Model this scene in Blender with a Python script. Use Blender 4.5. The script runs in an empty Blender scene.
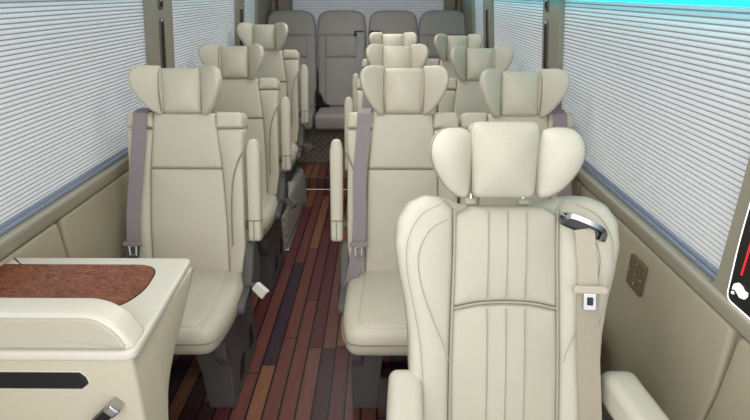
import bpy, bmesh, math, random
import numpy as np
from mathutils import Vector, Matrix
random.seed(4)
C = bpy.context.scene.collection
sin, cos, pi, R = math.sin, math.cos, math.pi, math.radians

# ------------------------------------------------------------ materials
def lin(c): return tuple(((v/255)/12.92 if v/255 <= .04045 else ((v/255+.055)/1.055)**2.4) for v in c)+(1,)
class N:
    def __init__(s, name):
        s.m = bpy.data.materials.new(name); s.m.use_nodes = True
        s.t = s.m.node_tree; s.b = s.t.nodes['Principled BSDF']; s.out = s.t.nodes['Material Output']
    def n(s, kind, **kw):
        x = s.t.nodes.new(kind)
        for k, v in kw.items(): setattr(x, k, v)
        return x
    def l(s, a, b): s.t.links.new(a, b)
    def math(s, op, a, b=None):
        x = s.n('ShaderNodeMath', operation=op)
        for i, v in enumerate((a, b)):
            if v is None: continue
            if isinstance(v, (int, float)): x.inputs[i].default_value = v
            else: s.l(v, x.inputs[i])
        return x.outputs[0]
    def mix(s, f, a, b):
        x = s.n('ShaderNodeMix', data_type='RGBA')
        for i, v in ((0, f), (6, a), (7, b)):
            if isinstance(v, (int, float, tuple)): x.inputs[i].default_value = v
            else: s.l(v, x.inputs[i])
        return x.outputs[2]
    def bump(s, h, strength, dist):
        x = s.n('ShaderNodeBump'); x.inputs['Strength'].default_value = strength; x.inputs['Distance'].default_value = dist
        s.l(h, x.inputs['Height']); s.l(x.outputs[0], s.b.inputs['Normal']); return x

def plain(name, col, rough=.5, metal=0, noise=0, nscale=40, bump=0, spec=.5):
    k = N(name); b = k.b
    b.inputs['Roughness'].default_value = rough; b.inputs['Metallic'].default_value = metal
    b.inputs['Specular IOR Level'].default_value = spec
    c = lin(col)
    tc = k.n('ShaderNodeTexCoord'); nz = k.n('ShaderNodeTexNoise'); nz.inputs['Scale'].default_value = nscale; nz.inputs['Detail'].default_value = 3
    k.l(tc.outputs['Object'], nz.inputs['Vector'])
    d = tuple(v*(1-noise) for v in c[:3])+(1,); e = tuple(min(1, v*(1+noise)) for v in c[:3])+(1,)
    k.l(k.mix(nz.outputs[0], d, e), b.inputs['Base Color'])
    if bump: k.bump(nz.outputs[0], bump, .002)
    return k.m

def leather(name, col, perf=False, rough=.48):
    k = N(name); b = k.b; b.inputs['Roughness'].default_value = rough; b.inputs['Specular IOR Level'].default_value = .35
    tc = k.n('ShaderNodeTexCoord')
    n1 = k.n('ShaderNodeTexNoise'); n1.inputs['Scale'].default_value = 7; k.l(tc.outputs['Object'], n1.inputs['Vector'])
    c = lin(col)
    colr = k.mix(n1.outputs[0], tuple(v*.93 for v in c[:3])+(1,), tuple(v*1.05 for v in c[:3])+(1,))
    n2 = k.n('ShaderNodeTexNoise'); n2.inputs['Scale'].default_value = 14; n2.inputs['Detail'].default_value = 5; k.l(tc.outputs['Object'], n2.inputs['Vector'])
    v = k.n('ShaderNodeTexVoronoi'); v.inputs['Scale'].default_value = 420; k.l(tc.outputs['Object'], v.inputs['Vector'])
    h = k.math('ADD', k.math('MULTIPLY', n2.outputs[0], 3.0), k.math('MULTIPLY', v.outputs[0], .25))
    if perf:
        sx = k.n('ShaderNodeSeparateXYZ'); k.l(tc.outputs['Object'], sx.inputs[0])
        p = 2*pi/.0085
        a = k.math('SINE', k.math('MULTIPLY', k.math('ADD', sx.outputs[0], sx.outputs[2]), p))
        bb = k.math('SINE', k.math('MULTIPLY', k.math('SUBTRACT', sx.outputs[0], sx.outputs[2]), p))
        dots = k.math('GREATER_THAN', k.math('MULTIPLY', a, bb), .62)
        colr = k.mix(k.math('MULTIPLY', dots, .3), colr, tuple(v*.25 for v in c[:3])+(1,))
    k.l(colr, b.inputs['Base Color'])
    k.bump(h, .35, .002)
    return k.m

def quilted(name, col, axes, period):
    k = N(name); b = k.b; b.inputs['Roughness'].default_value = .5
    tc = k.n('ShaderNodeTexCoord'); sx = k.n('ShaderNodeSeparateXYZ'); k.l(tc.outputs['Object'], sx.inputs[0])
    u, v = (sx.outputs[i] for i in axes)
    p = pi/period
    a = k.math('ABSOLUTE', k.math('SINE', k.math('MULTIPLY', k.math('ADD', u, v), p)))
    c = k.math('ABSOLUTE', k.math('SINE', k.math('MULTIPLY', k.math('SUBTRACT', u, v), p)))
    h = k.math('POWER', k.math('MULTIPLY', a, c), .4)
    cc = lin(col)
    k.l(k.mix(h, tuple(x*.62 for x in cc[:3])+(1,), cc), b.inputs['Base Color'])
    k.bump(h, .6, .010)
    return k.m

def planks():
    k = N('wood_plank_floor'); b = k.b
    tc = k.n('ShaderNodeTexCoord'); sx = k.n('ShaderNodeSeparateXYZ'); k.l(tc.outputs['Object'], sx.inputs[0])
    u = k.math('DIVIDE', k.math('ADD', sx.outputs[0], 3.014), .0625); col = k.math('FLOOR', u); fu = k.math('FRACT', u)
    w1 = k.n('ShaderNodeTexWhiteNoise', noise_dimensions='1D'); k.l(col, w1.inputs['W'])
    vv = k.math('ADD', k.math('DIVIDE', sx.outputs[1], .95), k.math('MULTIPLY', w1.outputs[0], 5.3))
    row = k.math('FLOOR', vv); fv = k.math('FRACT', vv)
    w2 = k.n('ShaderNodeTexWhiteNoise', noise_dimensions='2D'); cb = k.n('ShaderNodeCombineXYZ'); k.l(col, cb.inputs[0]); k.l(row, cb.inputs[1]); k.l(cb.outputs[0], w2.inputs['Vector'])
    ramp = k.n('ShaderNodeValToRGB'); e = ramp.color_ramp; e.interpolation = 'CONSTANT'
    cols = [(0,(106,54,54)),(.2,(130,74,68)),(.36,(68,50,64)),(.5,(116,60,64)),(.66,(160,106,76)),(.8,(78,46,52)),(.9,(134,84,74))]
    e.elements[0].position = 0; e.elements[0].color = lin(cols[0][1]); e.elements[1].position = cols[1][0]; e.elements[1].color = lin(cols[1][1])
    for p, c in cols[2:]: x = e.elements.new(p); x.color = lin(c)
    k.l(w2.outputs[0], ramp.inputs[0])
    mp = k.n('ShaderNodeMapping'); mp.inputs['Scale'].default_value = (90, 5, 1); k.l(tc.outputs['Object'], mp.inputs[0])
    nz = k.n('ShaderNodeTexNoise'); nz.inputs['Scale'].default_value = 1; nz.inputs['Detail'].default_value = 5; k.l(mp.outputs[0], nz.inputs['Vector'])
    g = k.mix(k.math('MULTIPLY', nz.outputs[0], .55), ramp.outputs[0], (.012, .006, .006, 1))
    gap = k.math('MAXIMUM', k.math('LESS_THAN', fu, .13), k.math('LESS_THAN', fv, .007))
    k.l(k.mix(gap, g, (.006, .004, .005, 1)), b.inputs['Base Color'])
    b.inputs['Roughness'].default_value = .36
    k.bump(k.math('SUBTRACT', 1, gap), .4, .002)
    return k.m

def burl():
    k = N('burl_wood'); b = k.b
    tc = k.n('ShaderNodeTexCoord'); mp = k.n('ShaderNodeMapping'); mp.inputs['Scale'].default_value = (26, 55, 26); mp.inputs['Rotation'].default_value = (0, 0, .5); k.l(tc.outputs['Object'], mp.inputs[0])
    nz = k.n('ShaderNodeTexNoise'); nz.inputs['Scale'].default_value = 1.6; nz.inputs['Detail'].default_value = 8; nz.inputs['Distortion'].default_value = 1.8; k.l(mp.outputs[0], nz.inputs['Vector'])
    r = k.n('ShaderNodeValToRGB'); r.color_ramp.elements[0].position = .35; r.color_ramp.elements[0].color = lin((92, 46, 28)); r.color_ramp.elements[1].position = .7; r.color_ramp.elements[1].color = lin((166, 96, 62))
    k.l(nz.outputs[0], r.inputs[0]); k.l(r.outputs[0], b.inputs['Base Color']); b.inputs['Roughness'].default_value = .4
    b.inputs['Coat Weight'].default_value = .25
    return k.m

def shade_mat(name, col, trans):
    k = N(name)
    d = k.n('ShaderNodeBsdfDiffuse'); t = k.n('ShaderNodeBsdfTranslucent'); m = k.n('ShaderNodeMixShader'); m.inputs[0].default_value = trans
    tc = k.n('ShaderNodeTexCoord'); nz = k.n('ShaderNodeTexNoise'); nz.inputs['Scale'].default_value = 300; k.l(tc.outputs['Object'], nz.inputs['Vector'])
    c = lin(col); cc = k.mix(nz.outputs[0], tuple(v*.95 for v in c[:3])+(1,), c)
    k.l(cc, d.inputs[0]); k.l(cc, t.inputs[0]); k.l(d.outputs[0], m.inputs[1]); k.l(t.outputs[0], m.inputs[2]); k.l(m.outputs[0], k.out.inputs[0])
    return k.m
def glow(name, col, s):
    k = N(name); k.b.inputs['Base Color'].default_value = lin(col); k.b.inputs['Emission Color'].default_value = lin(col); k.b.inputs['Emission Strength'].default_value = s
    tc = k.n('ShaderNodeTexCoord'); nz = k.n('ShaderNodeTexNoise'); nz.inputs['Scale'].default_value = 3; k.l(tc.outputs['Object'], nz.inputs['Vector'])
    c = lin(col); k.l(k.mix(nz.outputs[0], c, tuple(v*.9 for v in c[:3])+(1,)), k.b.inputs['Emission Color'])
    return k.m
def glass():
    k = N('tinted_glass'); t = k.n('ShaderNodeBsdfTransparent'); g = k.n('ShaderNodeBsdfGlossy'); m = k.n('ShaderNodeMixShader')
    t.inputs[0].default_value = (.8, .87, .9, 1); g.inputs['Roughness'].default_value = .03; m.inputs[0].default_value = .08
    k.l(t.outputs[0], m.inputs[1]); k.l(g.outputs[0], m.inputs[2]); k.l(m.outputs[0], k.out.inputs[0]); return k.m

CREAM = leather('cream_leather', (211, 204, 187))
CREAMP = leather('perforated_cream_leather', (205, 201, 184), perf=True)
CAPT = leather('captain_cream_leather', (213, 209, 194))
SEAM = plain('seam_thread', (150, 144, 128), .8)
STITCH = plain('pale_stitching', (178, 174, 160), .8)
GREYL = leather('taupe_grey_leather', (172, 165, 160))
GREYD = leather('dark_taupe_leather', (118, 110, 104))
WALLT = plain('wall_trim_plastic', (152, 147, 132), .55, noise=.03, nscale=8, bump=.05)  # darker tone has the pillars' shading put into it
WALLS = plain('lit_trim_plastic', (178, 172, 156), .55, noise=.03, nscale=8, bump=.05)  # same trim plastic, lightened to paint a brighter ledge
WALLL = leather('wall_panel_leather', (178, 170, 148))
DARK = plain('charcoal_plastic', (94, 92, 91), .55, noise=.08, bump=.15)
BLACK = plain('black_plastic', (18, 18, 22), .35)
HOLE = plain('dark_recess', (30, 30, 34), .7)
BELTG = plain('mauve_grey_belt_webbing', (150, 139, 143), .7, noise=.12, nscale=220, bump=.3)
BELTT = plain('tan_belt_webbing', (178, 169, 150), .7, noise=.12, nscale=220, bump=.3)
BELTL = plain('pale_tan_belt_webbing', (198, 190, 172), .7, noise=.12, nscale=220, bump=.3)
CHROME = plain('chrome', (225, 225, 228), .12, 1)
PLATE = plain('pale_tongue_metal', (225, 225, 225), .3, .3)
DCHROME = plain('dark_chrome', (150, 150, 156), .15, 1)
STEEL = plain('brushed_steel', (190, 190, 192), .3, 1)
BRONZE = plain('dark_bronze', (70, 50, 42), .3, .7)
BRASSP = plain('bronze_switch_plate', (122, 104, 82), .4, .4, noise=.1)
WHITEP = plain('white_gloss_plastic', (222, 220, 210), .35)
TABLEW = plain('cream_gloss_laminate', (220, 216, 203), .35, noise=.02)
TABLEB = plain('cream_cabinet_paint', (203, 196, 174), .45, noise=.02)
TABLEF = plain('beige_leatherette', (192, 186, 168), .5, noise=.02)
BURL = burl(); FLOORM = planks()
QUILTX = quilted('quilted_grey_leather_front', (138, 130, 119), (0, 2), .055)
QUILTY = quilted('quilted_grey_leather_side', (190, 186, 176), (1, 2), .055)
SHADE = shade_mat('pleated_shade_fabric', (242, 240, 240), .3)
CREASE = shade_mat('pleat_crease_shading', (170, 170, 176), .2)  # darker tone paints the shading on each pleat's lower facet
RAILB = plain('blue_grey_shade_rail', (150, 162, 186), .3, .2)  # blue of the reflections on the aluminium is put into the colour
LEDL = glow('faint_cyan_led_diffuser', (90, 220, 235), 1.1)
LED = glow('cyan_led_diffuser', (20, 222, 240), 2.6)
LAMP = glow('added_lamp_diffuser', (255, 252, 245), 1.5)  # glow of the added ceiling lamps
WGLOW = glow('white_backlit_border', (250, 250, 250), 1.0)
RGLOW = glow('red_backlit_bar', (230, 30, 40), 1.2)
CEIL = plain('ceiling_lining', (205, 200, 188), .8, noise=.03)
GLASS = glass()
OUTER = plain('outer_body_paint', (190, 190, 190), .5)

# ------------------------------------------------------------ mesh helpers
def dens(pts, step, closed=True):
    out = []; n = len(pts)
    for i in range(n if closed else n-1):
        a, b = Vector(pts[i]), Vector(pts[(i+1) % n]); k = max(1, int((b-a).length/step))
        out += [a.lerp(b, j/k) for j in range(k)]
    if not closed: out.append(Vector(pts[-1]))
    return out
def rpoly(pts, r, n=5, step=.04):
    """closed polygon with rounded corners; r number or list"""
    m = len(pts); out = []
    for i in range(m):
        p = Vector(pts[i]); a = Vector(pts[i-1]); b = Vector(pts[(i+1) % m]); rr = r[i] if isinstance(r, (list, tuple)) else r
        if rr <= 0: out.append(p); continue
        da = (a-p); db = (b-p); q = min(rr, da.length*.48, db.length*.48)
        s = p+da.normalized()*q; e = p+db.normalized()*q
        for j in range(n+1):
            t = j/n; out.append(s*(1-t)**2+p*2*t*(1-t)+e*t*t)
    res = []
    for i in range(len(out)):
        if (out[i]-out[i-1]).length > 1e-6: res.append(out[i])
    return dens(res, step)
def box2(x0, x1, y0, y1): return [(x0, y0), (x1, y0), (x1, y1), (x0, y1)]
def area(o): return sum(o[i-1][0]*o[i][1]-o[i][0]*o[i-1][1] for i in range(len(o)))/2
IDM = lambda u, v, w: Vector((u, v, w))
def membrane(rings):
    # heights of an inflated membrane over concentric rings (linear finite elements), 0 on the first ring, 1 at the top
    n = len(rings[0]); K = len(rings)
    P = np.array([(p.x, p.y) for r in rings for p in r]); P = np.vstack([P, P[-n:].mean(axis=0)]); M = len(P)
    k, i = np.meshgrid(np.arange(K-1), np.arange(n), indexing='ij'); k = k.ravel(); i = i.ravel(); j = (i+1) % n
    T = np.vstack([np.c_[k*n+i, k*n+j, (k+1)*n+j], np.c_[k*n+i, (k+1)*n+j, (k+1)*n+i],
                   np.c_[(K-1)*n+np.arange(n), (K-1)*n+(np.arange(n)+1) % n, np.full(n, M-1)]])
    A = np.zeros((M, M)); b = np.zeros(M); p = P[T]
    e = np.stack([p[:, 2]-p[:, 1], p[:, 0]-p[:, 2], p[:, 1]-p[:, 0]], 1)
    ar = np.abs(e[:, 0, 0]*e[:, 1, 1]-e[:, 0, 1]*e[:, 1, 0])/2+1e-12
    for x in range(3):
        np.add.at(b, T[:, x], ar/3)
        for y in range(3): np.add.at(A, (T[:, x], T[:, y]), (e[:, x]*e[:, y]).sum(1)/(4*ar))
    fr = np.arange(n, M); h = np.zeros(M); h[fr] = np.linalg.solve(A[np.ix_(fr, fr)], b[fr]); h = np.clip(h/h.max(), 0, 1)**.9; h[:n] = 0
    return [[float(v) for v in h[q*n:(q+1)*n]] for q in range(1, K)], float(h[-1])
def pad(bm, outline, w0, w1, r=.01, dome=0., mp=IDM, seg=4, rings=(.95, .88, .8, .7, .59, .47, .35, .23, .11), backdome=0., flat=False):
    o = [Vector(p) for p in outline]
    if area(o) < 0: o.reverse()
    n = len(o); nr = []
    for i in range(n):
        t = (o[(i+1) % n]-o[i-1]); t = t.normalized() if t.length > 1e-9 else Vector((1, 0)); nr.append(Vector((-t.y, t.x)))
    cen = sum(o, Vector((0, 0)))/n
    r = min(r, abs(w1-w0)/2*.999)
    L = []   # rings of (list of (u,v), w)
    inset = [o[i]+nr[i]*r for i in range(n)]
    for s in reversed(rings): L.append(([cen+(p-cen)*s for p in inset], w0-backdome*(1-s*s)))
    for j in range(seg+1):
        a = pi/2*j/seg; L.append(([o[i]+nr[i]*r*(1-sin(a)) for i in range(n)], w0+r*(1-cos(a))))
    half = max(.005, min(max(p.x for p in o)-min(p.x for p in o), max(p.y for p in o)-min(p.y for p in o))/2-r)
    am = pi/2-min(.7, math.atan(2.0*max(0, dome)/half))      # the rounding stops where the dome's slope begins
    w1 = w1-r*(1-sin(am))
    for j in range(seg+1):
        a = am*j/seg; L.append(([o[i]+nr[i]*r*(1-cos(a)) for i in range(n)], w1-r*sin(am)+r*sin(a)))
    inset = [o[i]+nr[i]*r*(1-cos(am)) for i in range(n)]
    fr = [[cen+(p-cen)*s for p in inset] for s in rings]; hs = [[0]*n for _ in rings]; hc = 0
    if dome: hs, hc = membrane([inset]+fr)
    if flat: L = L[len(rings):]; fr = []
    V = [[bm.verts.new(mp(p.x, p.y, w)) for p in ring] for ring, w in L]
    V += [[bm.verts.new(mp(p.x, p.y, w1+dome*h)) for p, h in zip(ring, hh)] for ring, hh in zip(fr, hs)]
    F = []
    for a, b in zip(V, V[1:]):
        for i in range(n): F.append(bm.faces.new((a[i], a[(i+1) % n], b[(i+1) % n], b[i])))
    if flat:
        fs = [bm.faces.new(V[0][::-1]), bm.faces.new(V[-1])]; bmesh.ops.triangulate(bm, faces=fs); return F
    c0 = bm.verts.new(mp(cen.x, cen.y, w0-backdome)); c1 = bm.verts.new(mp(cen.x, cen.y, w1+dome*hc))
    for i in range(n):
        F.append(bm.faces.new((c0, V[0][(i+1) % n], V[0][i]))); F.append(bm.faces.new((c1, V[-1][i], V[-1][(i+1) % n])))
    return F
def tube(bm, pts, r, n=6, closed=False):
    P = [Vector(p) for p in pts]; m = len(P); rings = []
    up = None
    for i in range(m):
        t = (P[(i+1) % m]-P[i-1]) if closed else (P[min(i+1, m-1)]-P[max(i-1, 0)])
        t.normalize()
        if up is None: up = Vector((0, 0, 1)) if abs(t.z) < .9 else Vector((1, 0, 0))
        a = t.cross(up).normalized(); b = a.cross(t).normalized(); up = b
        rings.append([bm.verts.new(P[i]+(a*cos(2*pi*k/n)+b*sin(2*pi*k/n))*r) for k in range(n)])
    for i in range(m if closed else m-1):
        A, B = rings[i], rings[(i+1) % m]
        for k in range(n): bm.faces.new((A[k], A[(k+1) % n], B[(k+1) % n], B[k]))
    if not closed: bm.faces.new(rings[0][::-1]); bm.faces.new(rings[-1])
def ribbon(bm, pts, width, side, th=.0025):
    """flat strap along pts; side = width direction (Vector or list)"""
    P = [Vector(p) for p in pts]; rings = []
    for i, p in enumerate(P):
        t = (P[min(i+1, len(P)-1)]-P[max(i-1, 0)]).normalized(); s = side[i] if isinstance(side, list) else side
        s = Vector(s); s = (s-t*s.dot(t)).normalized(); nn = t.cross(s); w = width[i] if isinstance(width, list) else width
        rings.append([bm.verts.new(p+s*a*w/2+nn*b*th/2) for a, b in ((-1, -1), (1, -1), (1, 1), (-1, 1))])
    for A, B in zip(rings, rings[1:]):
        for k in range(4): bm.faces.new((A[k], A[(k+1) % 4], B[(k+1) % 4], B[k]))
    bm.faces.new(rings[0][::-1]); bm.faces.new(rings[-1])
def bx(bm, x0, x1, y0, y1, z0, z1, r=.004, mp=None):
    f = (lambda u, v, w: Vector((u, v, w))) if mp is None else mp
    pad(bm, rpoly(box2(x0, x1, y0, y1), r*1.5, 3, .2), z0, z1, r, 0, f, 2, (.5,))
def BM(): return bmesh.new()
def obj(name, bm, m, parent=None, smooth=True):
    bmesh.ops.recalc_face_normals(bm, faces=bm.faces)
    me = bpy.data.meshes.new(name); bm.to_mesh(me); bm.free()
    for mm in (m if isinstance(m, (list, tuple)) else [m]): me.materials.append(mm)
    if smooth:
        me.polygons.foreach_set('use_smooth', [True]*len(me.polygons)); me.set_sharp_from_angle(angle=R(40))
    o = bpy.data.objects.new(name, me); C.objects.link(o)
    if parent: o.parent = parent
    return o
def tag(o, label, cat, group=None):
    o['label'] = label; o['category'] = cat
    if group: o['group'] = group
    return o
def thing(name, label, cat, loc=(0, 0, 0), rz=0, group=None):
    o = bpy.data.objects.new(name, None); o.empty_display_size = .1; C.objects.link(o); o.location = loc; o.rotation_euler = (0, 0, rz)
    return tag(o, label, cat, group)
def struct(name, bm, m, parent=None, smooth=True):
    o = obj(name, bm, m, parent, smooth)
    if not parent: o['kind'] = 'structure'
    return o
def dup(root, loc, label):
    r = root.copy(); C.objects.link(r); r.location = loc; r['label'] = label
    for ch in list(root.children):
        c = ch.copy(); C.objects.link(c); c.parent = r
        for g in ch.children:
            d = g.copy(); C.objects.link(d); d.parent = c
    return r
def spline(pts, n=8):
    P = [Vector(p) for p in pts]; out = []
    for i in range(len(P)-1):
        a = P[max(i-1, 0)]; b = P[i]; c = P[i+1]; d = P[min(i+2, len(P)-1)]
        for j in range(n):
            t = j/n; out.append(.5*((2*b)+(c-a)*t+(2*a-5*b+4*c-d)*t*t+(3*b-a-3*c+d)*t**3))
    out.append(P[-1]); return out
def cspline(pts, n=6):
    P = [Vector(p) for p in pts]; m = len(P); out = []
    for i in range(m):
        a, b, c, d = P[i-1], P[i], P[(i+1) % m], P[(i+2) % m]
        for j in range(n):
            t = j/n; out.append(.5*((2*b)+(c-a)*t+(2*a-5*b+4*c-d)*t*t+(3*b-a-3*c+d)*t**3))
    return out

# ------------------------------------------------------------ room shell
def WX(z, s=-1):            # half width of the upper side walls (they lean in)
    return (.905 if s < 0 else .887)-(z-.88)*.093
LOWX = .93; LOWR = .912
YF, YR = .2, 5.3
ZS, ZT = .875, 1.50   # window opening
bm = BM(); bx(bm, -.98, .98, YF, 4.16, -.06, 0, .001); struct('floor', bm, FLOORM)
bm = BM(); bx(bm, -.93, .93, 4.16, 5.28, 0, .10, .004); struct('trim_1', bm, FLOORM)['label'] = 'raised plank step under the rear bench'
bm = BM(); bx(bm, -.93, .93, 4.152, 4.166, .092, .1025, .002); struct('trim_2', bm, DARK)
bm = BM(); bx(bm, -.9, .9, YF, YR, 1.9, 1.94, .001); struct('ceiling', bm, CEIL)

windows = {-1: [(.6, 2.42), (2.70, 3.96), (4.16, 4.62)], 1: [(1.085, 2.30), (2.53, 3.75), (4.02, 4.5)]}
def wallmap(s):
    return lambda y, z, w: Vector((s*(WX(z, s)+w), y, z))
for s, side in ((-1, 'left'), (1, 'right')):
    bm = BM()
    outer = box2(YF, YR, .84, 1.92)
    loops = [dens([Vector(p) for p in outer], .5)]
    for a, b in windows[s]: loops.append(rpoly([(a, ZS), (b, ZS), (b, ZT), (a-(.085 if s > 0 and a < 1.2 else 0), ZT)], .035, 5, .3))
    edges = []
    for lp in loops:
        vs = [bm.verts.new((p.x, p.y, 0)) for p in lp]
        edges += [bm.edges.new((vs[i], vs[(i+1) % len(vs)])) for i in range(len(vs))]
    bmesh.ops.triangle_fill(bm, use_beauty=True, edges=edges)
    res = bmesh.ops.extrude_face_region(bm, geom=list(bm.faces))
    ex = [v for v in res['geom'] if isinstance(v, bmesh.types.BMVert)]
    for v in ex: v.co.z = .05
    m_ = wallmap(s)
    for v in bm.verts: v.co = m_(v.co.x, v.co.y, v.co.z)
    struct('wall_'+side, bm, WALLT, smooth=False)
    # lower wall behind the leather panels
    bm = BM()
    if s < 0: bx(bm, -1.0, -.945, YF, YR, -.06, .86, .002)
    else: bx(bm, .927, 1.0, YF, YR, -.06, .86, .002)
    struct('wall_lower_'+side, bm, WALLT)
    # rounded ledge under the window
    bm = BM(); prof = cspline([(.895, .874), (.92, .874), (.955, .86), (.955, .82), (.925, .812), (.905, .846)], 4)
    rings = [[bm.verts.new((s*(p.x-(.018 if s > 0 else 0)), y, p.y)) for p in prof] for y in (YF, 1.5, 3, YR)]
    for A, B in zip(rings, rings[1:]):
        for k in range(len(prof)): bm.faces.new((A[k], A[(k+1) % len(prof)], B[(k+1) % len(prof)], B[k]))
    struct('trim_%d' % (3 if s < 0 else 4), bm, WALLS)
    # padded leather panels
    m2 = (lambda s: lambda y, z, w: Vector((s*((LOWX if s < 0 else LOWR)+.02-w), y, z)))(s)
    cuts = [YF+.02, 1.02, 2.02, 3.2, 4.3, 5.27] if s > 0 else [YF+.02, .92, 1.63, 2.9, 4.2, 5.27]
    for i, (a, b) in enumerate(zip(cuts, cuts[1:])):
        bm = BM()
        # slanting seam between neighbouring panels
        o = [(a+.003+.10*(i > 0), .02), (b-.003+.10, .02), (b-.003, .62), (b-.02 if i < 4 else b, .805), (a+.003+(0 if i else 0), .805), (a+.003, .62)]
        if i == 4: o[1] = (b-.003, .02); o[2] = (b-.003, .62)
        pad(bm, rpoly(o, .02, 4, .1), -.01, .024, .012, .004, m2)
        struct('trim_%d' % (10+i+(10 if s > 0 else 0)), bm, WALLL)
    # baseboard
    bm = BM()
    bx(bm, *( (-.925, -.905) if s < 0 else (.887, .907)), YF, 4.14, 0, .07, .006); struct('baseboard_'+side, bm, DARK)
    # led cove
    bm = BM()
    m3 = wallmap(s)
    pad(bm, rpoly(box2(YF, 4.9, 1.499 if s < 0 else 1.474, 1.511 if s < 0 else 1.488), .003, 3, .6), -.034, -.002, .003, 0, m3)
    tag(obj('led_light_strip', bm, LED if s > 0 else LEDL), 'cyan glowing light strip running above the %s-hand window shades' % side, 'light strip')
    bm = BM(); pad(bm, rpoly(box2(YF, 4.9, 1.513, 1.64), .03, 3, .6), -.05, .002, .02, 0, m3); struct('trim_%d' % (5 if s < 0 else 6), bm, WALLT)

# rear wall, rear window
bm = BM()
loops = [dens([Vector(p) for p in box2(-.95, .95, -.06, 1.92)], .5), rpoly(box2(-.68, .72, .8, 1.75), .05, 5, .3)]
edges = []
for lp in loops:
    vs = [bm.verts.new((p.x, p.y, 0)) for p in lp]; edges += [bm.edges.new((vs[i], vs[(i+1) % len(vs)])) for i in range(len(vs))]
bmesh.ops.triangle_fill(bm, use_beauty=True, edges=edges)
res = bmesh.ops.extrude_face_region(bm, geom=list(bm.faces))
for v in res['geom']:
    if isinstance(v, bmesh.types.BMVert): v.co.z = .05
for v in bm.verts: v.co = Vector((v.co.x, YR+v.co.z-.02, v.co.y))
struct('wall_back', bm, WALLT, smooth=False)

# pleated shades
def shade_mesh(y0, y1, z0, z1, mp):
    bm = BM(); pitch = .0134; z = z1; prof = []
    while z > z0:
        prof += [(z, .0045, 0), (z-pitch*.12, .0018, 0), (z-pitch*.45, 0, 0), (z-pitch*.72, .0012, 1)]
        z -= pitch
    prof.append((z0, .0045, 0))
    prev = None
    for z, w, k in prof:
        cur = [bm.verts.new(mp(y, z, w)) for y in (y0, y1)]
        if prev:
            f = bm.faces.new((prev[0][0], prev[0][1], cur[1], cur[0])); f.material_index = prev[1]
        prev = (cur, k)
    return bm
wn = 0
nm = {(-1, 0): 'foremost pleated white shade on the left side, above the console', (-1, 1): 'pleated white shade beside the second left seat, between two pillars', (-1, 2): 'narrow pleated white shade at the back of the left side',
      (1, 0): 'large foremost pleated white shade on the right, beside the captain seat', (1, 1): 'pleated white shade in the middle of the right side', (1, 2): 'narrow pleated white shade at the back of the right side'}
for s in (-1, 1):
    for i, (a, b) in enumerate(windows[s]):
        m_ = (lambda s: lambda y, z, w: Vector((s*(WX(z, s)+.022+w), y, z)))(s)
        t = thing('window_shade', nm[(s, i)], 'window shade', (0, 0, 0), 0, 'pleated shades on the side windows')
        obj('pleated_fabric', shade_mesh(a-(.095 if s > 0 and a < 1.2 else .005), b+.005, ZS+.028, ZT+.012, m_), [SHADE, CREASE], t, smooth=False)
        bm = BM(); pad(bm, rpoly(box2(a+.004, b-.004, ZS+.001, ZS+.014), .003, 2, .5), -.006, .006, .003, 0, m_)
        pad(bm, rpoly(box2(a+.004, b-.004, ZS+.017, ZS+.03), .003, 2, .5), -.004, .008, .003, 0, m_)
        obj('bottom_rail', bm, RAILB, t)
        wn += 1; bm = BM()
        m4 = (lambda s: lambda y, z, w: Vector((s*(WX(z, s)+.042+w), y, z)))(s)
        pad(bm, rpoly(box2(a-(.1 if s > 0 and a < 1.2 else .01), b+.01, ZS-.01, ZT+.01), .03, 4, .6), 0, .004, .001, 0, m4); struct('window_%d' % wn, bm, GLASS)
t = thing('rear_window_shade', 'wide pleated white shade behind the rear bench', 'window shade')
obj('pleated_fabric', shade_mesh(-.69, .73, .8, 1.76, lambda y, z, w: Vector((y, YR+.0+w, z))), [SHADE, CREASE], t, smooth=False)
bm = BM(); bx(bm, -.67, .71, YR-.012, YR+.008, .79, .815, .003); obj('bottom_rail', bm, RAILB, t)
bm = BM(); bx(bm, -.69, .73, YR+.02, YR+.024, .79, 1.76, .001); struct('window_7', bm, GLASS)

# bronze inlays on the pillars
def inlay(label, s, y, z0, z1):
    t = thing('pillar_inlay', label, 'pillar trim', (s*WX(z0, s), y, z0), 0, 'bronze inlays on the window pillars')
    m_ = lambda yy, z, w: Vector((s*(WX(z0+z)-WX(z0)-w), yy, z))
    bm = BM(); pad(bm, rpoly(box2(-.026, .026, 0, z1-z0), .02, 5, .05), -.004, .006, .003, 0, m_); obj('surround', bm, DARK, t)
    bm = BM(); pad(bm, rpoly(box2(-.017, .017, .012, z1-z0-.012), .015, 5, .05), 0, .010, .004, .002, m_); obj('inlay_strip', bm, BRONZE, t)
    bm = BM(); pad(bm, rpoly(box2(-.019, .019, z1-z0-.014, z1-z0-.002), .005, 3, .05), .004, .013, .004, 0, m_); obj('end_cap', bm, CHROME, t)
inlay('long bronze inlay on the left pillar behind the first left headrest', -1, 2.55, 1.05, 1.39)
inlay('short bronze inlay at the top of the left pillar near the first left headrest', -1, 2.55, 1.425, 1.475)
inlay('long bronze inlay on the rearmost left pillar', -1, 4.05, 1.1, 1.4)
inlay('long bronze inlay on the right pillar behind the first right headrest', 1, 2.46, 1.05, 1.385)
inlay('short bronze inlay at the top of the right pillar near the first right headrest', 1, 2.46, 1.42, 1.475)
inlay('long bronze inlay on the rearmost right pillar', 1, 3.85, 1.1, 1.4)
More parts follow.
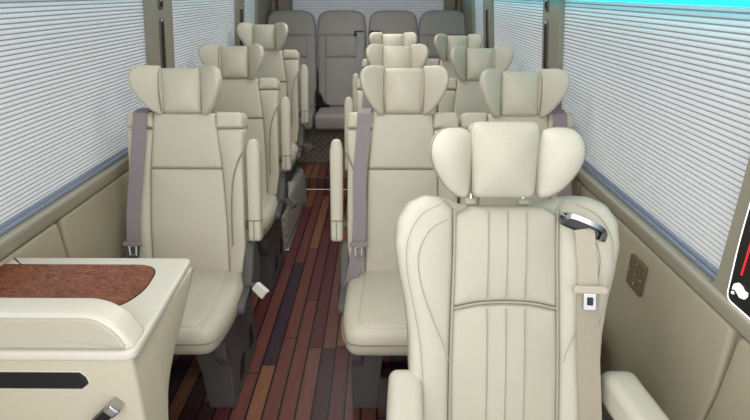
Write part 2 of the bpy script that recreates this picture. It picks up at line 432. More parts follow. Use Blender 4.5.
# D-pillars
for s, k in ((-1, 7), (1, 8)):
    bm = BM(); pad(bm, rpoly([(.70, 0), (.88, 0), (.88, .5), (.86, 1.8), (.70, 1.8)], .02, 4, .2), 0, .09, .02, 0, lambda x, z, w, s=s: Vector((s*x, YR-.03-w, z+.1)))
    struct('trim_%d' % k, bm, WALLT)
bm = BM(); pad(bm, rpoly(box2(-.012, .012, 0, .34), .01, 4, .05), 0, .012, .005, 0, lambda x, z, w: Vector((x-.80, 5.175-w, z+1.12))); tag(obj('reflector_strip', bm, plain('dull_red_plastic', (120, 45, 35), .3)), 'dull red vertical strip on the rear left corner pillar', 'reflector')
bm = BM(); pad(bm, rpoly(box2(-.012, .012, 0, .34), .01, 4, .05), 0, .012, .005, 0, lambda x, z, w: Vector((x+.80, 5.175-w, z+1.12))); tag(obj('reflector_strip', bm, plain('dull_red_plastic_b', (120, 45, 35), .3)), 'dull red vertical strip on the rear right corner pillar', 'reflector')

# added lamps on the unseen ceiling, put in to light the cabin
for i, y in enumerate((1.2, 2.5, 3.8)):
    t = thing('added_ceiling_lamp', ['frontmost', 'middle', 'rearmost'][i]+' added white flat lamp, out of view on the ceiling over the aisle', 'added ceiling lamp', (0, y, 1.9), 0, 'added flat lamps on the ceiling')
    bm = BM(); bx(bm, -.22, .22, -.3, .3, -.02, 0, .006); obj('frame', bm, WHITEP, t)
    bm = BM(); bx(bm, -.2, .2, -.28, .28, -.026, -.018, .003); obj('diffuser', bm, LAMP, t)

# ------------------------------------------------------------ row seats
RA = R(14); HZ = .44
def bmap(u, v, w, a=RA, z0=HZ):      # backrest plane: u across, v up, w towards the front (-y)
    return Vector((u, v*sin(a)-w*cos(a), z0+v*cos(a)+w*sin(a)))
def mirror(o): return [(-p[0], p[1]) for p in o]

def make_seat(label, side_arm, belt, cutbase=False, pale=False, HL=.633):
    """side_arm: +1/-1/0 aisle side; belt: side of the shoulder belt"""
    t = thing('passenger_seat', label, 'seat', (0, 0, 0), 0, 'cream passenger seats in three rows')
    # backrest: shell, bolsters, caps
    bm = BM()
    pad(bm, rpoly([(-.205, 0), (.205, 0), (.215, .2), (.213, .62), (-.213, .62), (-.215, .2)], [.04, .04, .1, .045, .045, .1]), -.075, .012, .03, 0, bmap)
    for s in (-1, 1):
        o = [(.148, -.01), (.203, 0), (.216, .12), (.216, .3), (.214, .45), (.216, .575), (.116, .575), (.124, .50), (.136, .40), (.146, .2)]
        o = [(s*p[0], p[1]) for p in o]
        def mb(u, v, w, s=s): return bmap(u, v, w+.30*(abs(u)-.13)*max(0, 1-abs(v-.2)/.6))
        pad(bm, rpoly(o, .012, 3, .03), -.05, .040, .016, .008, mb)
    B = obj('backrest', bm, CREAM, t)
    for s in (-1, 1):
        bm = BM(); o = [(s*p[0], p[1]) for p in [(.116, .579), (.216, .579), (.2165, .62), (.205, .640), (.118, .640)]]
        pad(bm, rpoly(o, [.005, .008, .02, .02, .01], 4, .03), -.07, .048, .018, .004, bmap); obj('shoulder_pad', bm, CREAM, B)
    bm = BM(); pad(bm, rpoly([(-.134, .424), (.134, .424), (.113, .636), (-.113, .636)], [.008, .008, .012, .012], 3, .03), -.04, .044, .012, .006, bmap); obj('upper_back_panel', bm, CREAM, B)
    bm = BM(); pad(bm, rpoly([(-.146, .0), (.146, .0), (.145, .2), (.1345, .42), (-.1345, .42), (-.145, .2)], .008, 3, .03), -.03, .042, .012, .012, bmap); obj('lower_back_panel', bm, CREAM, B)
    bm = BM()
    if side_arm:
        pts = spline([bmap(side_arm*x, v, w) for x, v, w in ((.222, .49, .060), (.203, .455, .066), (.182, .38, .068), (.174, .27, .071), (.172, .12, .067))], 6); tube(bm, pts, .0028, 5)
    for s in (-1, 1):
        tube(bm, spline([bmap(s*x, v, w) for x, v, w in ((.118, .57, .030), (.135, .42, .032), (.147, .2, .032), (.149, .01, .030))], 5), .0035, 5)
    tube(bm, [bmap(x, .4225, .036) for x in (-.13, 0, .13)], .003, 5)
    obj('seam', bm, SEAM, B)
    # headrest
    def hmap(u, v, w):
        # centre convex; raised a little forward
        return bmap(u, v+HL, w+.055-1.2*u*u)
    bm = BM()
    pad(bm, rpoly([(-.072, .002), (.072, .002), (.078, .09), (.076, .172), (-.076, .172), (-.078, .09)], [.012, .012, .03, .015, .015, .03], 4, .02), -.10, .016, .028, .018, hmap)
    H = obj('headrest', bm, CREAM, t)
    for s in (-1, 1):
        bm = BM()
        o = cspline([(s*x, v) for x, v in ((-.004, .004), (.034, .006), (.076, .044), (.108, .088), (.119, .126), (.107, .158), (.074, .175), (.032, .178), (-.004, .172), (-.010, .09))], 5)
        an = R(44)
        def wm(u, v, w, s=s):
            uu = abs(u) if u*s > 0 else -abs(u)
            x = .076+uu*cos(an)-(w)*sin(an)*.35; ww = uu*sin(an)+w*cos(an)
            return bmap(s*x, v+HL, ww+.055-.010)
        pad(bm, o, -.036, .024, .024, .014, wm, 6); obj('headrest_wing', bm, CREAM, H)
    for s in (-1, 1):
        bm = BM(); tube(bm, [hmap(s*x, v, w) for x, v, w in ((.0725, .006, .016), (.0755, .05, .022), (.078, .09, .023), (.0775, .14, .021), (.075, .170, .010))], .0028, 5); obj('seam', bm, SEAM, H)
    for s in (-1, 1):
        bm = BM(); tube(bm, [bmap(s*.05, .60, .0), bmap(s*.05, .67, .0)], .006, 8); obj('headrest_post', bm, STEEL, H)
    # cushion
    bm = BM()
    cm = lambda x, y, w: Vector((x, y, .35+w+.020*(-y/.47)))
    pad(bm, rpoly([(-.20, .03), (-.218, -.1), (-.218, -.35), (-.198, -.475), (.198, -.475), (.218, -.35), (.218, -.1), (.20, .03)], [.02, .05, .06, .05, .05, .06, .05, .02], 5, .03), -.005, .105, .040, 0.0, cm)
    K = obj('seat_cushion', bm, CREAM, t)
    bm = BM(); pad(bm, rpoly([(-.15, .02), (-.165, -.40), (-.14, -.45), (.14, -.45), (.165, -.40), (.15, .02)], .03, 4, .03), .05, .112, .016, .008, cm); obj('seat_panel', bm, CREAM, K)
    bm = BM(); tube(bm, spline([cm(x, y, w) for x, y, w in ((-.213, -.05, .055), (-.2185, -.3, .055), (-.214, -.40, .055), (-.18, -.473, .055), (0, -.4755, .055), (.18, -.473, .055), (.214, -.40, .055), (.2185, -.3, .055), (.213, -.05, .055))], 5), .0025, 5)
    obj('seam', bm, SEAM, K)
    # base
    zb = .0 if not cutbase else .265
    bm = BM()
    bx(bm, -.19, .19, -.36, .06, .315, .352, .01)
    Bs = None
    if not cutbase:
        for s in (-1, 1):
            o = [(-.30, 0), (.09, 0), (.10, .10), (.07, .33), (-.34, .33), (-.335, .26), (-.275, .16)]
            pad(bm, rpoly(o, .015, 3, .06), .15, .192, .006, 0, lambda y, z, w, s=s: Vector((s*w, y, z)))
            pad(bm, rpoly([(.095, 0), (.192, 0), (.192, .33), (.07, .33), (.085, .15)], .01, 3, .06), .0, .03, .006, 0, lambda x, z, w, s=s: Vector((s*x, -.288-w*.3-.12*max(0, z-.16), z)))
        bx(bm, -.16, .16, -.02, .03, .04, .10, .008)
    else:
        bx(bm, -.19, .19, -.30, .06, .262, .33, .01)
    Bs = obj('seat_base', bm, DARK, t)
    if not cutbase:
        for s in (-1, 1):
            for o in ([(-.21, .05), (-.13, .05), (-.10, .13), (-.17, .13)], [(-.03, .07), (.05, .07), (.04, .17), (-.01, .17)]):
                bm = BM(); pad(bm, rpoly(o, .012, 3, .05), .190, .1935, .001, 0, lambda y, z, w, s=s: Vector((s*w, y, z))); obj('base_recess', bm, HOLE, Bs)
    # recliner covers
    for s in ((side_arm,) if side_arm else ()):
        bm = BM(); o = [(-.24, -.04), (.03, -.06), (.07, .02), (.05, .13), (.0, .16), (-.05, .08), (-.10, .01), (-.24, .0)]
        pad(bm, rpoly(o, .02, 4, .03), .206, .246, .012, 0, lambda y, z, w, s=s: Vector((s*w, y, HZ+z-.02))); obj('recliner_cover', bm, DARK, t)
    if side_arm:
        s = side_arm
        bm = BM()
        o = rpoly([(-.028, .0), (.028, .0), (.030, .36), (.018, .40), (-.018, .40), (-.030, .36)], [.015, .015, .03, .02, .02, .03], 4, .03)
        am = lambda u, v, w, s=s: bmap(s*.257+u*.85, v+.138, w+.015)
        pad(bm, o, 0, .068, .022, .004, am); A = obj('armrest', bm, CREAM, t)
        bm = BM(); tube(bm, [am(x, .085, w) for x, w in ((-.0295, .02), (-.029, .05), (-.018, .0685), (.018, .0685), (.029, .05), (.0295, .02))], .002, 5)
        tube(bm, [am(0, v, .070) for v in (.010, .084)], .0018, 5); obj('seam', bm, SEAM, A)
        bm = BM(); tube(bm, [bmap(s*.20, .20, .03), bmap(s*.245, .20, .045)], .016, 10); obj('arm_pivot', bm, DARK, A)
        # buckle on its stalk
        if s > 0:
            bm = BM(); tube(bm, spline([(s*.235, -.14, .452), (s*.262, -.165, .472), (s*.285, -.18, .474)], 4), .009, 8); S_ = obj('buckle_stalk', bm, DARK, t)
            bm = BM()
            ax = Vector((s*.62, -.38, -.42)).normalized(); sd = Vector((s*.35, .2, .85)); sd = (sd-ax*sd.dot(ax)).normalized(); nn = ax.cross(sd)
            o = rpoly([(0, -.018), (.056, -.02), (.056, .02), (0, .018)], .006, 4, .03)
            pad(bm, o, -.011, .011, .005, 0, lambda u, v, w: Vector((s*.278, -.178, .478))+ax*u+sd*v+nn*w); obj('belt_buckle', bm, WHITEP if pale else DARK, S_)
            bm = BM()
            pad(bm, rpoly([(.056, -.012), (.058, -.012), (.058, .012), (.056, .012)], .0005, 2, .05), -.004, .004, .0005, 0, lambda u, v, w: Vector((s*.278, -.178, .478))+ax*u+sd*v+nn*w); obj('buckle_slot', bm, BLACK, S_)
    # shoulder belt
    s = belt
    x0, x1, x2 = (.150, .19, .222) if side_arm != belt else (.145, .170, .20)
    W = Vector((1, 0, 0))
    bm = BM(); path = [bmap(s*x0, .600, -.085), bmap(s*x0, .648, -.07), bmap(s*x0, .657, -.03), bmap(s*(x0+.002), .652, .02), bmap(s*(x0+.004), .635, .058), bmap(s*(x0+.010), .54, .066), bmap(s*(x0+.022), .40, .078), bmap(s*(x1-.004), .25, .090), bmap(s*x1, .13, .094)]
    ribbon(bm, path, .052, W); Sb = obj('seat_belt', bm, BELTG, t)
    bm = BM(); p2 = [bmap(s*x1, .13, .0945), bmap(s*(x1+.012), .06, .094), bmap(s*x2, -.02, .085), Vector((s*.238, -.10, .40))]
    ribbon(bm, p2, [.05, .05, .045, .04], [W, W, W, Vector((.5, .8, 0))]); obj('lap_webbing', bm, DARK if side_arm != belt else BELTG, Sb)
    tm = lambda u, v, w: bmap(s*x1+u, .13+v, .097+w)
    bm = BM(); pad(bm, rpoly([(-.036, -.005), (.036, -.005), (.034, .014), (-.034, .014)], .006, 4, .02), 0, .014, .005, 0, tm); T = obj('belt_tongue', bm, BELTG, t)
    bm = BM(); tube(bm, [tm(*p) for p in ((-.013, -.004, .008), (-.011, -.040, .008), (.011, -.040, .008), (.013, -.004, .008))]+[tm(-.013, -.004, .008)], .004, 6); obj('tongue_plate', bm, PLATE, T)
    return t

Y0 = 1.95; PX = .9
ROWS = (Y0, Y0+PX, Y0+2*PX)
LX, MX, RX = -.646, .2125, .6545
sl = make_seat('cream leather seat behind the console, first on the left of the aisle', 1, -1, False, True); sl.location = (LX+.012, ROWS[0], 0); sl.scale.x = 1.045
s2 = make_seat('cream leather seat second from the front on the left of the aisle', 1, -1); s2.location = (LX-.010, ROWS[1], 0); s2.scale.x = 1.045
s3 = make_seat('cream leather seat on the quilted wheel arch, rearmost on the left of the aisle', 1, -1, True); s3.location = (LX-.020, ROWS[2]-.02, .0); s3.scale.x = 1.045
for ch in s3.children: ch.location.z += .062
sm = make_seat('cream leather seat with a raised aisle armrest, frontmost of the middle column', -1, -1); sm.location = (MX, ROWS[0], 0)
dup(sm, (MX, ROWS[1], 0), 'cream leather middle-column seat, directly behind the frontmost one')
dup(sm, (MX, ROWS[2]-.0, 0), 'cream leather middle-column seat, rearmost before the grey bench')
sr = make_seat('cream leather window-side seat right behind the captain seat', 0, 1, HL=.622); sr.location = (RX, ROWS[0], 0)
dup(sr, (RX, ROWS[1], 0), 'cream leather window-side seat, second from the front of the right column')
dup(sr, (RX, ROWS[2], 0), 'cream leather window-side seat, rearmost of the right column')

# ------------------------------------------------------------ quilted wheel arch
bm = BM()
o = [(0, 0), (.86, 0), (.86, .21), (.78, .32), (.14, .32), (.03, .25), (0, .14)]
pad(bm, rpoly(o, [.005, .005, .08, .08, .10, .08, .05], 6, .04), 0, .475, .05, .006, lambda y, z, w: Vector((w-.925+.02*(y/.86), 3.02+y, z)))
t = thing('wheel_arch_cover', 'quilted grey leather wheel arch cover under the rearmost left seat', 'wheel arch')
obj('quilted_cover', bm, QUILTY, t)
bm = BM(); bx(bm, -.9, -.435, 3.01, 3.88, 0, .018, .006); obj('edge_piping', bm, STEEL, t)

# ------------------------------------------------------------ rear bench
ZP = .10
bm = BM(); pad(bm, rpoly(box2(-.88, .88, 0, .31), .01, 3, .06), 0, .5, .01, 0, lambda x, z, w: Vector((x, 5.06-w, ZP+z)))
tag(obj('bench_base', bm, QUILTX), 'quilted grey leather box carrying the rear bench seats', 'bench base')
RB = R(12)
def rmap(u, v, w): return bmap(u, v, w, RB, 0)
def bench_seat(label, cx, belt):
    t = thing('rear_bench_seat', label, 'seat', (cx, 4.84, ZP), 0, 'grey rear bench seats')
    z0 = .43
    rm = lambda u, v, w: rmap(u, v, w)+Vector((0, 0, z0))
    bm = BM()
    o = [(-.210, 0), (.210, 0), (.216, .40), (.217, .70), (.20, .80), (.13, .838), (-.13, .838), (-.20, .80), (-.217, .70), (-.216, .40)]
    pad(bm, rpoly(o, [.03, .03, .1, .08, .08, .08, .08, .08, .08, .1], 5, .04), -.07, .035, .03, .012, rm); B = obj('backrest', bm, GREYL, t)
    bm = BM(); pad(bm, rpoly([(-.145, .44), (.145, .44), (.14, .615), (-.14, .615)], .02, 4, .03), .0, .058, .014, .008, rm); obj('upper_back_panel', bm, GREYL, B)
    bm = BM(); pad(bm, rpoly([(-.15, .02), (.15, .02), (.145, .43), (-.145, .43)], .02, 4, .03), .0, .056, .014, .010, rm); obj('lower_back_panel', bm, GREYL, B)
    bm = BM(); tube(bm, spline([rm(x, v, w) for x, v, w in ((-.21, .615, .02), (-.17, .628, .046), (0, .630, .049), (.17, .628, .046), (.21, .615, .02))], 6), .003, 5); obj('seam', bm, SEAM, B)
    bm = BM(); pad(bm, rpoly([(-.205, .03), (-.216, -.36), (-.2, -.39), (.2, -.39), (.216, -.36), (.205, .03)], [.02, .05, .04, .04, .05, .02], 4, .03), z0-.112, z0+.02, .03, .006); K = obj('seat_cushion', bm, GREYL, t)
    bm = BM(); pad(bm, rpoly([(-.20, .03), (-.208, -.355), (.208, -.355), (.20, .03)], .02, 4, .05), z0-.119, z0-.072, .02, .0); obj('cushion_valance', bm, DARK, K)
    if belt:
        s = belt
        bm = BM(); pad(bm, rpoly(box2(s*.155-.045, s*.155+.04, .615, .66), .012, 4, .02), .03, .075, .012, 0, rm); obj('belt_guide', bm, BLACK, t)
        bm = BM(); ribbon(bm, [rm(s*.165, .655, .058), rm(s*.166, .64, .078), rm(s*.166, .60, .080), rm(s*.16, .4, .078), rm(s*.15, .2, .076), rm(s*.14, .0, .07)], .062, Vector((1, 0, 0)), .004); obj('seat_belt', bm, plain('pale_grey_belt', (170, 168, 170), .7, noise=.1, nscale=200), t)
    return t
bench_seat('grey leather rear bench seat at the far left corner', -.655, 0)
b2 = bench_seat('grey leather rear bench seat facing the aisle, with black belt guide on its shoulder', -.212, 1)
# buckle beside it
bm = BM(); pad(bm, rpoly([(-.02, 0), (.10, 0), (.10, .03), (.05, .05), (.03, .12), (-.02, .16)], .01, 4, .03), 0, .04, .01, 0, lambda u, v, w: Vector((-.21+u, -.03-w, .43+v+.012))); obj('belt_buckle_cover', bm, BLACK, b2)
bench_seat('grey leather rear bench seat third from the left', .238, -1)
bench_seat('grey leather rear bench seat at the far right corner', .676, 0)

# ------------------------------------------------------------ captain seat
CA = R(19); CX, CY, CZ = .439, 1.09, .42
def cmap(u, v, w, k=.55):
    return bmap(u, v, w+k*max(0, abs(u)-.11)**1.6, CA, CZ)
t = thing('captain_seat', 'large cream captain seat with stitched back and chrome belt guide, nearest on the right', 'seat', (CX, CY, 0))
CAP = t
bm = BM()
o = [(.235, .0), (.238, .15), (.244, .29), (.254, .37), (.268, .44), (.278, .51), (.272, .57), (.245, .612), (.20, .632), (.15, .626), (.10, .606)]
full = o+[(-x, v) for x, v in reversed(o)]
pad(bm, rpoly(full, .012, 3, .03), -.10, .02, .045, 0, cmap)
SURF = .0545
B = None
for s in (-1, 1):
    oi = [(.235, .0), (.238, .15), (.244, .29), (.254, .37), (.268, .44), (.278, .51), (.272, .57), (.245, .612), (.20, .632), (.155, .626), (.129, .60), (.128, .48), (.132, .36), (.136, .18), (.136, 0)]
    pad(bm, rpoly([(s*x, v) for x, v in oi], .012, 3, .025), -.05, .045, .034, .014, cmap)
B = obj('backrest', bm, CAPT, t)
def ins(zs, top):
    bm = BM(); pad(bm, zs, -.03, .042, .016, .012, cmap); return bm
up = [(-.130, .352), (-.07, .364), (0, .368), (.07, .364), (.130, .352), (.127, .48), (.126, .585), (.09, .606), (-.09, .606), (-.126, .585), (-.127, .48)]
obj('upper_back_panel', ins(rpoly(up, .01, 3, .03), 1), CREAMP, B)
lo = [(-.134, 0), (.134, 0), (.134, .18), (.130, .346), (.07, .359), (0, .363), (-.07, .359), (-.130, .346), (-.134, .18)]
obj('lower_back_panel', ins(rpoly(lo, .01, 3, .03), 0), CREAMP, B)
bm = BM()
for x in (-.047, 0, .047):
    tube(bm, [cmap(x, v, .0505+.005*(1-abs(v-.18)/.18)) for v in (.01, .06, .12, .18, .24, .3, .352)], .0015, 5)
    tube(bm, [cmap(x, v, .050+.005*(1-abs(v-.48)/.12)) for v in (.372, .42, .48, .54, .595)], .0015, 5)
obj('insert_stitching', bm, STITCH, B)
bm = BM()
for s in (-1, 1):
    for pts in ([(.165, .612), (.215, .585), (.246, .53), (.250, .46), (.237, .385), (.217, .28), (.207, .16), (.203, .03)],
                [(.148, .575), (.195, .545), (.220, .49), (.215, .42), (.185, .33), (.155, .26), (.142, .22)]):
        P = spline([cmap(s*x, v, SURF) for x, v in pts], 7); tube(bm, P, .0011, 5)
    tube(bm, spline([cmap(s*x, v, .034) for x, v in ((.128, .60), (.1285, .48), (.132, .36), (.1355, .18), (.136, .0))], 6), .004, 5)
tube(bm, spline([cmap(x, v, .038) for x, v in ((-.128, .349), (-.07, .3615), (0, .3655), (.07, .3615), (.128, .349))], 5), .0035, 5)
obj('seam', bm, STITCH, B)
# headrest
HB = .628; HA = R(14)
def chm(u, v, w): 
    base = bmap(0, HB, .035, CA, CZ)
    return base+Vector((u-.013, v*sin(HA)-w*cos(HA), v*cos(HA)+w*sin(HA)))
bm = BM()
pad(bm, rpoly([(-.076, .002), (.076, .002), (.079, .10), (.086, .186), (-.086, .186), (-.080, .10)], [.02, .02, .05, .028, .028, .05], 5, .02), -.06, .044, .026, .022, chm)
H = obj('headrest', bm, CREAMP, t)
for s in (-1, 1):
    bm = BM(); an = R(24)
    def wm(u, v, w, s=s):
        return chm(s*(.082+u*cos(an)-w*sin(an)*.3), v, u*sin(an)+w*cos(an)+.004)
    o = cspline([(.002, .012), (.022, .002), (.058, .020), (.090, .058), (.109, .100), (.107, .138), (.084, .166), (.045, .173), (.010, .166), (-.004, .142), (-.004, .08)], 5)
    pad(bm, o, -.036, .026, .026, .020, wm, 6); Wg = obj('headrest_wing', bm, CAPT, H)
    bm = BM(); oo = [Vector(p) for p in o]; tube(bm, [wm(.052+(p.x-.052)*.985, .087+(p.y-.087)*.985, .006) for p in oo], .0026, 5, True); obj('seam', bm, SEAM, Wg)
for s in (-1, 1):
    bm = BM(); tube(bm, [bmap(s*.068-.010, .57, -.030, CA, CZ), bmap(s*.068-.010, .70, -.030, CA, CZ)], .0055, 10); P_ = obj('headrest_post', bm, CHROME, t)
    bm = BM(); pad(bm, rpoly(box2(-.015, .015, -.012, .012), .008, 4, .02), .606, .624, .006, 0, lambda x, y, w, s=s: bmap(s*.068-.010+x, w, -.03+y, CA, CZ)); obj('post_collar', bm, CAPT, P_)
# cushion + base
bm = BM(); pad(bm, rpoly([(-.245, .03), (-.255, -.42), (-.22, -.50), (.22, -.50), (.255, -.42), (.245, .03)], [.03, .06, .06, .06, .06, .03], 5, .04), .27, .41, .045, .008); K = obj('seat_cushion', bm, CAPT, t)
bm = BM(); pad(bm, rpoly([(-.14, .0), (-.15, -.47), (.15, -.47), (.14, .0)], .03, 4, .04), .37, .418, .014, .006); obj('seat_panel', bm, CREAMP, K)
bm = BM()
bx(bm, -.21, .21, -.42, .05, .235, .28, .01)
for s in (-1, 1): pad(bm, rpoly([(-.40, 0), (.08, 0), (.06, .24), (-.34, .24)], .02, 3, .06), .15, .2, .008, 0, lambda y, z, w, s=s: Vector((s*w, y, z)))
bx(bm, -.17, .17, -.36, .02, .03, .2, .01)
obj('seat_base', bm, DARK, t)
# armrests
for s in (-1, 1):
    bm = BM()
    prof = rpoly([(.05, .10), (.065, .16), (.03, .200), (-.06, .195), (-.36, .178), (-.40, .15), (-.38, .115), (-.20, .10)], [.03, .03, .04, .05, .04, .03, .03, .05], 5, .04)
    x0_, x1_ = (.208, .292) if s < 0 else (.250, .335)
    pad(bm, prof, x0_, x1_, .024, .004, lambda y, z, w, s=s: Vector((s*(w+(.02 if s < 0 else .05)*max(0, -y/.4)), y, CZ+z-.005))); A = obj('armrest', bm, CAPT, t)
    bm = BM(); pad(bm, rpoly([(-.08, .0), (.06, .0), (.05, .12), (-.06, .12)], .02, 4, .04), .235, .275, .008, 0, lambda y, z, w, s=s: Vector((s*w, y, CZ+z-.06))); obj('arm_bracket', bm, DARK, A)
# belt guide + belt
gm = lambda u, v, w: cmap(.177+u*cos(R(-24))-v*sin(R(-24)), .558+u*sin(R(-24))+v*cos(R(-24)), w+.058)
bm = BM()
pad(bm, rpoly(box2(-.050, .050, -.015, .015), .014, 6, .02), -.016, .006, .006, 0, gm); G = obj('belt_guide', bm, BLACK, t)
bm = BM(); bar = spline([(-.051, -.012), (-.050, .004), (-.037, .013), (0, .015), (.033, .012), (.047, .003), (.050, -.014)], 8); ribbon(bm, [gm(p.x, p.y, .010) for p in [Vector((q[0], q[1])) for q in bar]], [.013+.007*sin(pi*i/(len(bar)-1)) for i in range(len(bar))], Vector((.3, -1, .2)), .012); obj('chrome_bezel', bm, DCHROME, G)
W = Vector((1, 0, 0))
bm = BM(); pth = [cmap(.179, .553, .066), cmap(.181, .538, .071), cmap(.184, .49, .070), cmap(.188, .46, .070), cmap(.1905, .405, .070)]
ribbon(bm, pth, .047, W); Sb = obj('seat_belt', bm, BELTL, t)
bm = BM(); ribbon(bm, [cmap(.1905, .405, .070), cmap(.193, .30, .066), cmap(.198, .2, .066), cmap(.203, .12, .064), cmap(.208, .04, .06), cmap(.215, -.03, .05)], .055, W); obj('lap_webbing', bm, BELTT, Sb)
tm = lambda u, v, w: cmap(.191+u, .400+v, .074+w)
bm = BM(); pad(bm, rpoly([(-.038, -.002), (.038, -.002), (.040, .010), (.034, .018), (-.034, .018), (-.040, .010)], .004, 4, .02), 0, .014, .005, 0, tm); T = obj('belt_tongue', bm, BELTL, t)
bm = BM(); pad(bm, rpoly(box2(-.015, .015, -.042, 0), .006, 4, .02), .003, .008, .002, 0, tm); obj('tongue_plate', bm, CHROME, T)
bm = BM(); pad(bm, rpoly(box2(-.007, .007, -.030, -.010), .003, 4, .02), .0075, .0092, .0005, 0, tm); obj('tongue_slot', bm, BLACK, T)

# ------------------------------------------------------------ console
KX0, KX1 = -.922, -.395; KZ = .80
t = thing('side_console', 'cream side console with burl wood top and padded front edge, bottom left', 'console', ((KX0+KX1)/2, 1.15, 0))
off = Vector(((KX0+KX1)/2, 1.15, 0))
L_ = lambda f: (lambda u, v, w: f(u, v, w)-off)
bm = BM()
prof = [(.945, 0), (1.05, 0), (1.055, .48), (1.09, .583), (1.157, .64), (1.245, .685), (1.32, .735), (1.355, .765), (1.355, KZ-.02), (.945, KZ-.02)]
pad(bm, rpoly(prof, [.014, .02, .05, .05, .04, .05, .05, .014, .014, .014], 6, .05), KX0+.005, KX1-.010, .010, 0, L_(lambda y, z, w: Vector((w, y, z))), flat=True); Cb = obj('cabinet', bm, TABLEB, t)
bm = BM()
o = rpoly([(KX0, .930), (KX1+.005, .930), (KX1-.016, 1.368), (KX0, 1.368)], [.005, .03, .02, .005], 6, .06)
pad(bm, o, KZ-.024, KZ, .008, 0, L_(IDM)); T = obj('tabletop', bm, TABLEW, t)
bm = BM()
o = rpoly([(KX0+.006, 1.10), (-.50, 1.10), (-.468, 1.18), (-.480, 1.322), (KX0+.006, 1.322)], [.003, .05, .12, .14, .003], 8, .05)
pad(bm, o, KZ-.004, KZ+.0012, .0005, 0, L_(IDM)); obj('inlay_border', bm, BLACK, T)
bm = BM(); cc = sum((Vector(p) for p in o), Vector((0, 0)))/len(o)
pad(bm, [cc+(Vector(p)-cc)*.985 for p in o], KZ-.003, KZ+.0022, .0005, 0, L_(IDM)); obj('wood_inlay', bm, BURL, T)
# raised padded front edge
bm = BM()
o = rpoly([(KX0+.002, KZ-.002), (KX1+.000, KZ-.002), (KX1-.030, KZ+.050), (KX1-.085, KZ+.080), (KX0+.002, KZ+.080)], [.004, .01, .07, .07, .004], 8, .03)
def pm(x, z, w):
    k = max(0, (z-KZ)/.092)
    return Vector((x, .942+w+.012*k, z))
pad(bm, o, 0, .072, .012, .0, L_(pm)); Pd = obj('padded_edge', bm, TABLEW, t)
bm = BM()
o2 = rpoly([(KX0+.004, KZ+.004), (KX1-.014, KZ+.004), (KX1-.034, KZ+.040), (KX1-.078, KZ+.071), (KX0+.004, KZ+.071)], [.004, .01, .05, .06, .004], 8, .03)
pad(bm, o2, -.006, .03, .005, .0, L_(pm)); obj('edge_face', bm, TABLEF, Pd)
# black slot, frame and latch
fm = L_(lambda x, z, w: Vector((x, .946-w, z)))
bm = BM(); pad(bm, rpoly([(KX0+.012, .695), (-.526, .695), (-.510, .709), (-.514, .726), (-.524, .737), (KX0+.012, .737)], .0025, 4, .05), -.004, .004, .002, 0, fm); obj('slot', bm, BLACK, Cb)
bm = BM(); tube(bm, [fm(x, z, .002) for x, z in ((KX0+.012, .691), (-.524, .691), (-.506, .708), (-.510, .728), (-.522, .741), (KX0+.012, .741))], .002, 6); obj('slot_rim', bm, TABLEW, Cb)
bm = BM()
hm = L_(lambda u, v, w: Vector((-.472, .928, .642))+Vector((.72, .0, .69))*u+Vector((-.69, 0, .72))*v+Vector((0, -1, 0))*w)
pad(bm, rpoly(box2(-.06, .028, -.012, .012), .006, 4, .02), -.02, .010, .006, 0, hm); Hd = obj('latch_handle', bm, BLACK, Cb)
bm = BM(); pad(bm, rpoly(box2(.006, .032, -.014, .014), .005, 4, .02), -.024, .014, .005, 0, hm); obj('latch_tip', bm, STEEL, Hd)

# ------------------------------------------------------------ switch plate, control panel on the right wall
t = thing('switch_plate', 'square bronze switch plate on the right wall beside the captain seat', 'switch plate', (LOWR-.006, 1.45, .655))
m_ = lambda y, z, w: Vector((-w, y, z))
bm = BM(); pad(bm, rpoly(box2(-.048, .048, 0, .10), .007, 4, .03), 0, .010, .004, 0, m_); obj('plate', bm, BRASSP, t)
for (y, z) in ((-.024, .03), (.024, .03), (-.024, .07), (.024, .07)):
    bm = BM(); tube(bm, [m_(y+.006*cos(a*pi/6), z+.006*sin(a*pi/6), .0104) for a in range(12)], .0011, 5, True); obj('socket_ring', bm, BRASSP, t)
for (y, z) in ((0, .05), (0, .02), (0, .085), (-.038, .05), (.038, .05)):
    bm = BM(); bx(bm, y-.002, y+.002, z-.002, z+.002, .009, .0112, .001, m_); obj('indicator', bm, WHITEP, t)

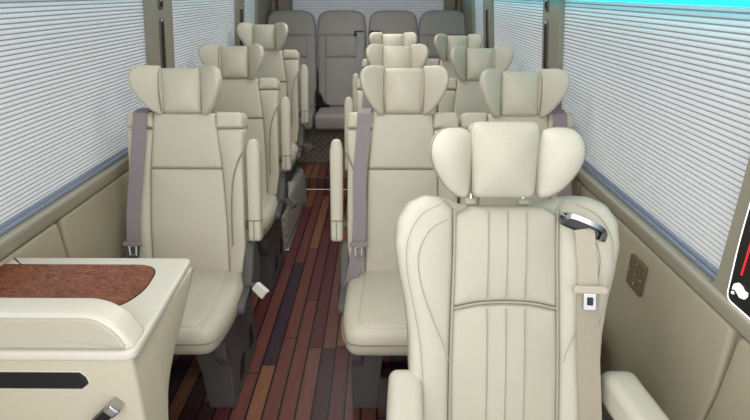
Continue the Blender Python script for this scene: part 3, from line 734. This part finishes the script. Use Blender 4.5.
pz0, pz1 = .882, 1.30
t = thing('control_panel', 'black control panel with white lit border on the right front pillar', 'control panel', (WX(pz0, 1), .953, pz0))
m_ = lambda y, z, w: Vector((WX(pz0+z)-WX(pz0)-w-.002, y-.14*z, z))
ol = rpoly([(-.075, 0), (.072, 0), (.082, .14), (.082, pz1-pz0), (-.075, pz1-pz0)], [.02, .02, .05, .02, .02], 5, .03)
bm = BM(); pad(bm, ol, 0, .007, .003, 0, m_); obj('panel_face', bm, BLACK, t)
bm = BM(); tube(bm, [m_(p.x, p.y, .005) for p in ol], .0026, 6, True); obj('lit_border', bm, WGLOW, t)
bm = BM(); pad(bm, rpoly(box2(.046, .0495, .075, .36), .003, 3, .05), .006, .009, .001, 0, m_); obj('red_bar', bm, RGLOW, t)
bm = BM()   # white vehicle-like pictogram
pad(bm, rpoly([(.020, .030), (.034, .026), (.054, .036), (.062, .030), (.060, .046), (.048, .056), (.034, .054), (.026, .048), (.016, .050), (.014, .040)], .003, 3, .01), .006, .009, .001, 0, m_)
pad(bm, rpoly([(.052, .022), (.060, .020), (.062, .026), (.055, .029)], .003, 3, .01), .006, .009, .001, 0, m_); obj('white_symbol', bm, WGLOW, t)

# ------------------------------------------------------------ light
w = bpy.data.worlds.new('world'); bpy.context.scene.world = w; w.use_nodes = True
bg = w.node_tree.nodes['Background']; bg.inputs[0].default_value = (.96, .97, 1, 1); bg.inputs[1].default_value = 1.15
def arealight(name, loc, rot, sx, sy, e, col):
    l = bpy.data.lights.new(name, 'AREA'); l.shape = 'RECTANGLE'; l.size = sx; l.size_y = sy; l.energy = e; l.color = col
    o = bpy.data.objects.new(name, l); C.objects.link(o); o.location = loc; o.rotation_euler = rot; return o
arealight('front_fill_light', (0, -.6, 1.75), (R(75), 0, 0), 1.6, .9, 17, (1, .975, .93))  # added area light behind the camera, standing in for windscreen daylight
for i, y in enumerate((1.2, 2.5, 3.8)):
    arealight('ceiling_fill_light', (0, y, 1.865), (0, 0, 0), .4, .55, (5, 5, 6)[i], (1, .985, .96))  # added fill light below each invented ceiling lamp

cam = bpy.data.cameras.new('camera'); cam.lens = 36*540/750; cam.sensor_width = 36; cam.clip_start = .02
co = bpy.data.objects.new('camera', cam); C.objects.link(co); co.location = (.122, 0, 1.5); co.rotation_euler = (R(90-22), 0, .0086)
sc = bpy.context.scene; sc.camera = co
sc.view_settings.view_transform = 'Standard'; sc.view_settings.look = 'None'; sc.view_settings.exposure = 0
sc.cycles.use_denoising = True
